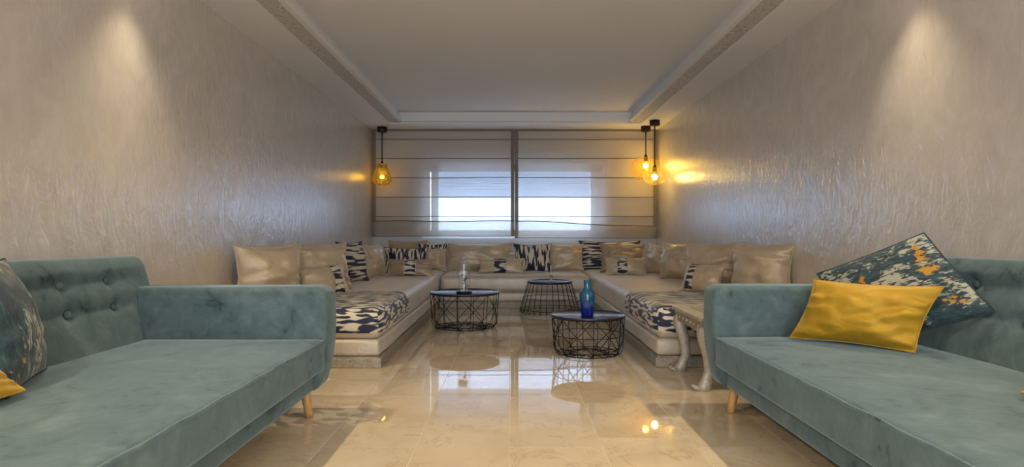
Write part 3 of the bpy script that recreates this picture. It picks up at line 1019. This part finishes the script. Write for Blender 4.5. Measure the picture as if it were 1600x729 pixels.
    # legs
    for lx, ly in ((-1.10, y1 - 0.19), (-1.10, y0 + 0.19), (-2.08, y1 - 0.19), (-2.08, y0 + 0.19)):
        s = 0.018 if ly > 2 else -0.018
        sx = 0.012 if lx > -1.5 else -0.008
        bm = tubem([(X(lx - sx), Y(ly) - s, 0.142), (X(lx), Y(ly), 0.03), (X(lx + sx * 0.3), Y(ly) + s * 0.3, 0.0)], [0.027, 0.021, 0.019], 16)
        obj('leg', bm, MAT['oak'], t)
    return t
sofa(1, 0.0, 0.0, 'teal velvet sofa with exposed buttons, against the wall beneath the single pendant side')
sofa(-1, 0.13, 0.08, 'teal velvet sofa carrying the full mustard cushion, beside the silver side table')

# ------------------------------------------------------------------ wire tables
def ring_part(name, R, z, r, parent, mat=None, n=48):
    return obj(name, tubem(ringpts(R, z, n), r, 6, True), mat or MAT['blackmetal'], parent)

def tray_part(R, z, parent):
    o = obj('tray_top', lathe([(0.001, z - 0.010), (R - 0.008, z - 0.010), (R - 0.002, z - 0.006), (R, z + 0.008), (R - 0.004, z + 0.010),
                               (R - 0.010, z + 0.002), (R - 0.016, z - 0.002), (0.001, z - 0.002)], 64, True, True), MAT['tray'], parent)
    return o

def basket_table(label, X, Y, Rt, Rb, h, N, mid, rot):
    t = thing('wire_table', label, 'table', (X, Y, 0), rot, 'black wire tables')
    tray_part(Rt, h, t)
    w = 0.0033
    zt = h - 0.012
    rr = lambda z: Rb + (Rt - 0.008 - Rb) * max(0, (z - 0.05)) / (zt - 0.05)
    # upright wire that bends in under the basket
    pts = [(rr(zt), 0, zt), (rr(zt * 0.5), 0, zt * 0.5), (rr(0.06), 0, 0.06)]
    for k in range(1, 6):
        a = k / 5 * PI / 2
        pts.append((Rb - 0.05 + 0.05 * math.cos(a), 0, 0.055 - 0.05 * math.sin(a)))
    pts.append((Rb * 0.42, 0, 0.005))
    um = bpy.data.meshes.new('upright_wire'); b = tubem(pts, w, 6); b.to_mesh(um); b.free()
    step = 2 * PI / N
    dm = []
    for sg in (1, -1):
        p2 = []
        for k in range(9):
            q = k / 8
            z = zt + (0.035 - zt) * q
            a = sg * 2 * step * q
            R = rr(z) if z > 0.05 else Rb - 0.01
            p2.append((R * math.cos(a), R * math.sin(a), z))
        p2.append(((Rb - 0.045) * math.cos(sg * step * 2.15), (Rb - 0.045) * math.sin(sg * step * 2.15), 0.006))
        d = bpy.data.meshes.new('diagonal_wire'); b = tubem(p2, w, 6); b.to_mesh(d); b.free()
        dm.append(d)
    for k in range(N):
        o = obj('upright_wire', um, MAT['blackmetal'], t); o.rotation_euler = (0, 0, k * step)
        if k % 2 == 0:
            for d in dm:
                o = obj('diagonal_wire', d, MAT['blackmetal'], t); o.rotation_euler = (0, 0, k * step)
    ring_part('base_ring', Rb - 0.03, 0.0125, w * 1.1, t)
    ring_part('inner_ring', Rb * 0.55, 0.0125, w, t)
    ring_part('top_ring', rr(zt), zt, w * 1.2, t)
    if mid: ring_part('middle_ring', rr(h * 0.52) - 0.003, h * 0.52, w, t)
    # chords crossing the bottom of the basket
    for k in range(6):
        a, b2 = k * PI / 3 + 0.2, k * PI / 3 + 0.2 + PI * 0.72
        R = Rb - 0.035
        obj('base_wire', tubem([(R * math.cos(a), R * math.sin(a), 0.0125), (R * math.cos(b2), R * math.sin(b2), 0.0125)], w * 0.9, 5), MAT['blackmetal'], t)
    return t
T1 = (-0.493, 6.51)
T3 = (0.645, 5.08)
T2 = (0.497, 7.74)
basket_table('low black wire basket table carrying the glass dome', T1[0], T1[1], 0.374, 0.345, 0.375, 14, False, 0.1)
basket_table('low black wire basket table carrying the blue vase', T3[0], T3[1], 0.309, 0.285, 0.322, 14, True, 0.25)
t = thing('wire_table', 'tapered black wire table carrying the small diffuser bottle', 'table', (T2[0], T2[1], 0), 0.05, 'black wire tables')
h2, rt2, rb2 = 0.392, 0.288, 0.385
tray_part(rt2, h2, t)
pts = [(rt2 - 0.008, 0, h2 - 0.012), ((rt2 + rb2) / 2, 0, h2 * 0.5), (rb2 - 0.004, 0, 0.045)]
for k in range(1, 7):
    a = k / 6 * PI
    pts.append((rb2 - 0.026 + 0.024 * math.cos(a), 0, 0.036 - 0.031 * math.sin(a)))
um = bpy.data.meshes.new('slanting_wire'); b = tubem(pts, 0.0034, 6); b.to_mesh(um); b.free()
for k in range(28):
    o = obj('slanting_wire', um, MAT['blackmetal'], t); o.rotation_euler = (0, 0, k * 2 * PI / 28)
ring_part('base_ring', rb2 - 0.012, 0.05, 0.0045, t)
ring_part('middle_ring', rt2 + 0.055, 0.19, 0.004, t)
ring_part('top_ring', rt2 - 0.01, h2 - 0.013, 0.005, t)

# ------------------------------------------------------------------ things on the tables
vz = 0.321
o = thing('glass_vase', 'cobalt and teal glass vase with narrow neck on round wire table', 'vase', (px(917.5, 5.02), 5.02, vz))
prof = [(0.046, 0.0), (0.050, 0.006), (0.053, 0.05), (0.0625, 0.13), (0.066, 0.172), (0.062, 0.195), (0.047, 0.214), (0.033, 0.226), (0.028, 0.242), (0.0275, 0.275), (0.030, 0.290), (0.0315, 0.296), (0.029, 0.297), (0.0255, 0.285), (0.0255, 0.24), (0.03, 0.22)]
obj('body', lathe(prof, 48, True, False), MAT['vase'], o)
obj('foot_ring', lathe([(0.0445, -0.0005), (0.047, 0.001), (0.048, 0.010), (0.0465, 0.013), (0.040, 0.013), (0.040, -0.0005)], 40, False, False), MAT['clear'], o)

cz = 0.374
o = thing('glass_dome', 'clear glass dome on black base with pale flower inside, on wire table', 'glass dome', (px(725, 6.42), 6.42, cz))
obj('base', lathe([(0.080, 0.0), (0.084, 0.004), (0.084, 0.014), (0.079, 0.020), (0.001, 0.020)], 40), MAT['bronze'], o)
prof = [(0.068, 0.020), (0.068, 0.30)]
for k in range(1, 9):
    a = k / 8 * PI / 2
    prof.append((0.068 * math.cos(a) + 0.0005, 0.30 + 0.062 * math.sin(a)))
obj('dome', lathe(prof, 40, False, True), MAT['dome'], o)
obj('dome_rim', tubem(ringpts(0.068, 0.024, 40), 0.0035, 6, True), MAT['dome'], o)
obj('knob', lathe([(0.004, 0.362), (0.007, 0.366), (0.013, 0.374), (0.014, 0.381), (0.010, 0.389), (0.001, 0.392)], 20), MAT['dome'], o)
fl = obj('flower', bmesh.new(), MAT['petal'], o)
bm = bmesh.new()
rr_ = random.Random(3)
for k in range(26):
    a, q = rr_.uniform(0, 2 * PI), rr_.uniform(0, 1)
    R = 0.042 * math.sqrt(q)
    M = Matrix.Translation((R * math.cos(a) - 0.012, R * math.sin(a), 0.205 + rr_.uniform(-0.035, 0.03))) @ Matrix.Rotation(a, 4, 'Z') @ Matrix.Rotation(rr_.uniform(0.2, 1.2), 4, 'Y') @ Matrix.Diagonal((0.020, 0.024, 0.006, 1))
    bmesh.ops.create_icosphere(bm, subdivisions=2, radius=1, matrix=M)
bm.to_mesh(fl.data); bm.free()
for p in fl.data.polygons: p.use_smooth = True
obj('stem', tubem([(0.01, 0, 0.02), (0.016, 0.003, 0.08), (0.006, 0.0, 0.14), (-0.008, 0, 0.20)], 0.005, 6), MAT['stem'], o)
bm = bmesh.new()
for a, z in ((0.4, 0.07), (2.6, 0.10), (4.4, 0.13), (1.2, 0.15)):
    M = Matrix.Translation((0.012 + 0.020 * math.cos(a), 0.020 * math.sin(a), z)) @ Matrix.Rotation(a, 4, 'Z') @ Matrix.Rotation(-0.5, 4, 'Y') @ Matrix.Diagonal((0.024, 0.012, 0.003, 1))
    bmesh.ops.create_icosphere(bm, subdivisions=2, radius=1, matrix=M)
obj('leaves', bm, MAT['stem'], o)
bm = bmesh.new()
for k in range(12):
    a, R = rr_.uniform(0, 2 * PI), rr_.uniform(0.01, 0.05)
    bmesh.ops.create_icosphere(bm, subdivisions=1, radius=rr_.uniform(0.008, 0.014), matrix=Matrix.Translation((R * math.cos(a), R * math.sin(a), 0.026)))
obj('fallen_petals', bm, MAT['petal'], o)

o = thing('diffuser_bottle', 'small clear diffuser bottle with cork and single reed on tapered table', 'bottle', (px(861.5, 7.72), 7.72, 0.391))
obj('body', lathe([(0.040, 0.0), (0.044, 0.003), (0.046, 0.03), (0.043, 0.045), (0.022, 0.056), (0.017, 0.060), (0.017, 0.066)], 32, True, False), MAT['dome'], o)
obj('liquid', lathe([(0.037, 0.004), (0.041, 0.008), (0.042, 0.022), (0.001, 0.022)], 28), MAT['clear'], o)
obj('cork', lathe([(0.015, 0.055), (0.021, 0.064), (0.022, 0.088), (0.001, 0.089)], 24), MAT['cork'], o)
obj('reed', tubem([(0.0, 0, 0.02), (-0.004, 0, 0.10), (-0.010, 0, 0.205)], 0.0075, 6), MAT['bead'], o)

# ------------------------------------------------------------------ silver side table
sx0, sx1, sy0, sy1, sh = 1.19, 2.22, 3.84, 4.50, 0.47
t = thing('side_table', 'embossed silver side table with curved claw-foot legs beside teal sofa', 'table', ((sx0 + sx1) / 2, (sy0 + sy1) / 2, 0))
ox, oy = (sx0 + sx1) / 2, (sy0 + sy1) / 2
obj('top', rbox(sx0 - ox, sx1 - ox, sy0 - oy, sy1 - oy, sh - 0.026, sh, r=0.006, seg=2), MAT['silverleg'], t, smooth=False)
obj('top_inlay', rbox(sx0 - ox + 0.10, sx1 - ox - 0.10, sy0 - oy + 0.10, sy1 - oy - 0.10, sh - 0.004, sh + 0.002, r=0.001, seg=1), MAT['silver'], t, smooth=False)
def apron(x0, x1, y0, y1):
    a = obj('apron', rbox(x0, x1, y0, y1, sh - 0.10, sh - 0.026, r=0.004, seg=2), MAT['silver'], t, smooth=False)
    return a
e = 0.02
a1 = apron(sx0 - ox + e, sx0 - ox + e + 0.03, sy0 - oy + e, sy1 - oy - e)
a2 = apron(sx1 - ox - e - 0.03, sx1 - ox - e, sy0 - oy + e, sy1 - oy - e)
a3 = apron(sx0 - ox + e + 0.03, sx1 - ox - e - 0.03, sy0 - oy + e, sy0 - oy + e + 0.03)
a4 = apron(sx0 - ox + e + 0.03, sx1 - ox - e - 0.03, sy1 - oy - e - 0.03, sy1 - oy - e)
sb = lathe([(0.011, 0.0), (0.009, 0.005), (0.004, 0.008), (0.0005, 0.009)], 12)
sme = bpy.data.meshes.new('stud'); sb.to_mesh(sme); sb.free()
for k in range(7):
    for row in (0,):
        so = obj('stud', sme, MAT['stud'], a1)
        so.matrix_basis = Matrix.Translation((sx0 - ox + e, sy0 - oy + 0.07 + k * 0.087, sh - 0.062)) @ Matrix.Rotation(-PI / 2, 4, 'Y')
def cab_leg(dx, dy):
    """curved leg: proud knee, slim ankle, clawed foot turned outward along dx"""
    bm = bmesh.new()
    prof = [(0.405, -0.004, 0.046), (0.37, -0.006, 0.046), (0.32, -0.002, 0.044), (0.25, 0.016, 0.038), (0.18, 0.030, 0.033), (0.12, 0.030, 0.031), (0.07, 0.014, 0.034), (0.035, -0.004, 0.040), (0.0, -0.014, 0.046)]
    rings = []
    for z, o_, hw in prof:
        ring = []
        for k in range(12):
            a = 2 * PI * k / 12
            c_, s_ = math.cos(a), math.sin(a)
            sq = 1.0 / max(abs(c_), abs(s_)) ** 0.55
            ring.append(bm.verts.new((-dx * (-o_) * 1.0 * 1 + hw * c_ * sq, -dy * (-o_) * 0.4 + hw * 0.9 * s_ * sq, z)))
        rings.append(ring)
    for A, B in zip(rings, rings[1:]):
        for k in range(12): bm.faces.new((A[k], A[(k + 1) % 12], B[(k + 1) % 12], B[k]))
    bm.faces.new(rings[0]); bm.faces.new(rings[-1][::-1])
    bmesh.ops.recalc_face_normals(bm, faces=bm.faces[:])
    return bm
for dx, dy, lx, ly in ((1, 1, sx0 + 0.055, sy0 + 0.055), (1, -1, sx0 + 0.055, sy1 - 0.055), (-1, 1, sx1 - 0.055, sy0 + 0.055), (-1, -1, sx1 - 0.055, sy1 - 0.055)):
    lg = obj('leg', cab_leg(dx, dy), MAT['silverleg'], t, (lx - ox, ly - oy, 0))
    for k in (-1, 0, 1):
        bm = bmesh.new()
        M = Matrix.Translation((-dx * 0.056, k * 0.026, 0.016)) @ Matrix.Rotation(dx * 0.35, 4, 'Y') @ Matrix.Diagonal((0.030, 0.012, 0.015, 1))
        bmesh.ops.create_icosphere(bm, subdivisions=2, radius=1, matrix=M)
        obj('claw', bm, MAT['silverleg'], lg)

# ------------------------------------------------------------------ pendants
def pendant(label, X, Y, ztop, kind):
    t = thing('pendant_lamp', label, 'pendant lamp', (X, Y, 0), group='glass pendant lamps')
    obj('canopy', lathe([(0.072, ZC - 0.082), (0.076, ZC - 0.078), (0.076, ZC - 0.002), (0.001, ZC)], 32), MAT['bronze'], t)
    obj('cord', tubem([(0, 0, ZC - 0.08), (0, 0, ztop + 0.01)], 0.009, 8), MAT['bronze'], t)
    obj('socket', lathe([(0.012, ztop + 0.05), (0.022, ztop + 0.03), (0.030, ztop - 0.01), (0.030, ztop - 0.055), (0.001, ztop - 0.056)], 20), MAT['bronze'], t)
    if kind == 'pear':
        prof = [(0.078, 0.0), (0.086, -0.035), (0.104, -0.09), (0.132, -0.16), (0.152, -0.215), (0.155, -0.25), (0.142, -0.29), (0.11, -0.318), (0.06, -0.335), (0.002, -0.34)]
        wob = lambda a, z: 0.035 * math.sin(3 * a + z * 14) * min(1, -z * 5)
        g, bz, mm, r = MAT['smoke'], ztop - 0.20, 0.034, 0.05
        cap = obj('shade_cap', lathe([(0.001, 0.008), (0.075, 0.007), (0.081, 0.0), (0.078, -0.006)], 32, False, False), MAT['stud'], t, (0, 0, ztop))
    elif kind == 'oval':
        prof = []
        for k in range(0, 23):
            a = PI * (0.06 + 0.94 * k / 22)
            prof.append((0.235 * math.sin(a) ** 0.9 + 0.001, -0.172 + 0.178 * math.cos(a)))
        wob = lambda a, z: 0.05 * math.sin(2 * a + 1.0 + z * 8) + 0.025 * math.sin(5 * a + z * 20)
        g, bz, mm, r = MAT['amber'], ztop - 0.13, 0.040, 0.05
    else:
        prof = []
        for k in range(0, 21):
            a = PI * (0.10 + 0.90 * k / 20)
            prof.append((0.168 * math.sin(a) ** 0.85 + 0.001, -0.118 + 0.132 * math.cos(a)))
        wob = lambda a, z: 0.03 * math.sin(3 * a + z * 12)
        g, bz, mm, r = MAT['amber'], ztop - 0.13, 0.042, 0.05
    obj('glass_shade', lathe(prof, 48, False, True, wob), g, t, (0, 0, ztop))
    if kind == 'oval':
        prof2 = []
        for k in range(0, 17):
            a = PI * (0.12 + 0.88 * k / 16)
            prof2.append((0.15 * math.sin(a) + 0.001, -0.165 + 0.11 * math.cos(a)))
        obj('inner_glass', lathe(prof2, 40, False, True, wob), MAT['amber'], t, (0, 0, ztop))
    bm = bmesh.new()
    bmesh.ops.create_uvsphere(bm, u_segments=16, v_segments=10, radius=mm)
    obj('bulb', bm, MAT['filament_dim' if kind == 'pear' else 'filament'], t, (0, 0, bz))
    ld = bpy.data.lights.new('pendant_light', 'POINT')
    ld.energy = PEND_W * (0.35 if kind == 'pear' else 1.0)
    ld.color = PEND_COL
    ld.shadow_soft_size = 0.045
    lo = bpy.data.objects.new('pendant_light', ld)
    link(lo, t)
    lo.location = (0, 0, bz)
    return t
pendant('single pear-shaped smoked gold glass pendant on long black cord', px(597, 9.63), 9.63, 2.10, 'pear')
pendant('wide oval amber glass pendant, the higher of the pair by the blind', px(1009, 9.56), 9.56, 2.20, 'oval')
pendant('small round amber glass pendant, the lower of the pair', px(1023, 9.06), 9.06, 1.975, 'round')

# ------------------------------------------------------------------ recessed downlights, and an added dome fill light behind the viewer
def downlight(X, Y, label):
    t = thing('recessed_downlight', label, 'downlight', (X, Y, ZC), group='recessed downlights in the soffit')
    obj('rim', lathe([(0.050, -0.002), (0.055, -0.006), (0.062, -0.004), (0.064, 0.0), (0.05, 0.0)], 32, False, False), MAT['white'], t)
    obj('lens', lathe([(0.050, -0.001), (0.001, -0.001)], 24, True, True), MAT['downglow'], t)
    ld = bpy.data.lights.new('downlight_beam', 'SPOT')
    near = Y > 2
    ld.energy = SPOT_W * (1.0 if near else 2.1)
    ld.color = SPOT_COL
    ld.spot_size = math.radians(88 if near else 140)
    ld.spot_blend = 0.95
    ld.shadow_soft_size = 0.03
    lo = bpy.data.objects.new('downlight_beam', ld)
    link(lo, t)
    lo.location = (0, 0, -0.02)
    lo.rotation_euler = (0, math.radians(14 if near else 30) * (1 if X > 0 else -1), 0)
for sgn, X in ((-1, XL + 0.20), (1, XR - 0.20)):
    for Y, w in ((3.55, 'above the sofa armrest'), (0.7, 'level with the viewer'), (-3.1, 'far behind the viewer')):
        downlight(X, Y, 'small white recessed downlight ' + w + (' on the single pendant side' if sgn < 0 else ' on the pendant pair side'))
t = thing('fill_dome', 'added white dome fill light, unseen in the tray behind the viewer', 'added fill light', (0.05, -1.6, ZT))
obj('dome', lathe([(0.30, 0.0), (0.30, -0.02), (0.27, -0.07), (0.19, -0.11), (0.09, -0.13), (0.001, -0.135)], 40, False, True), MAT['fillglow'], t)
obj('rim', lathe([(0.30, 0.0), (0.325, 0.0), (0.325, -0.022), (0.30, -0.022)], 40, False, False), MAT['white'], t)
ld = bpy.data.lights.new('fill_dome_light', 'AREA')
ld.shape = 'DISK'; ld.size = 0.55; ld.energy = FILL_W; ld.color = FILL_COL
lo = bpy.data.objects.new('fill_dome_light', ld)
link(lo, t)
lo.location = (0, 0, -0.15)
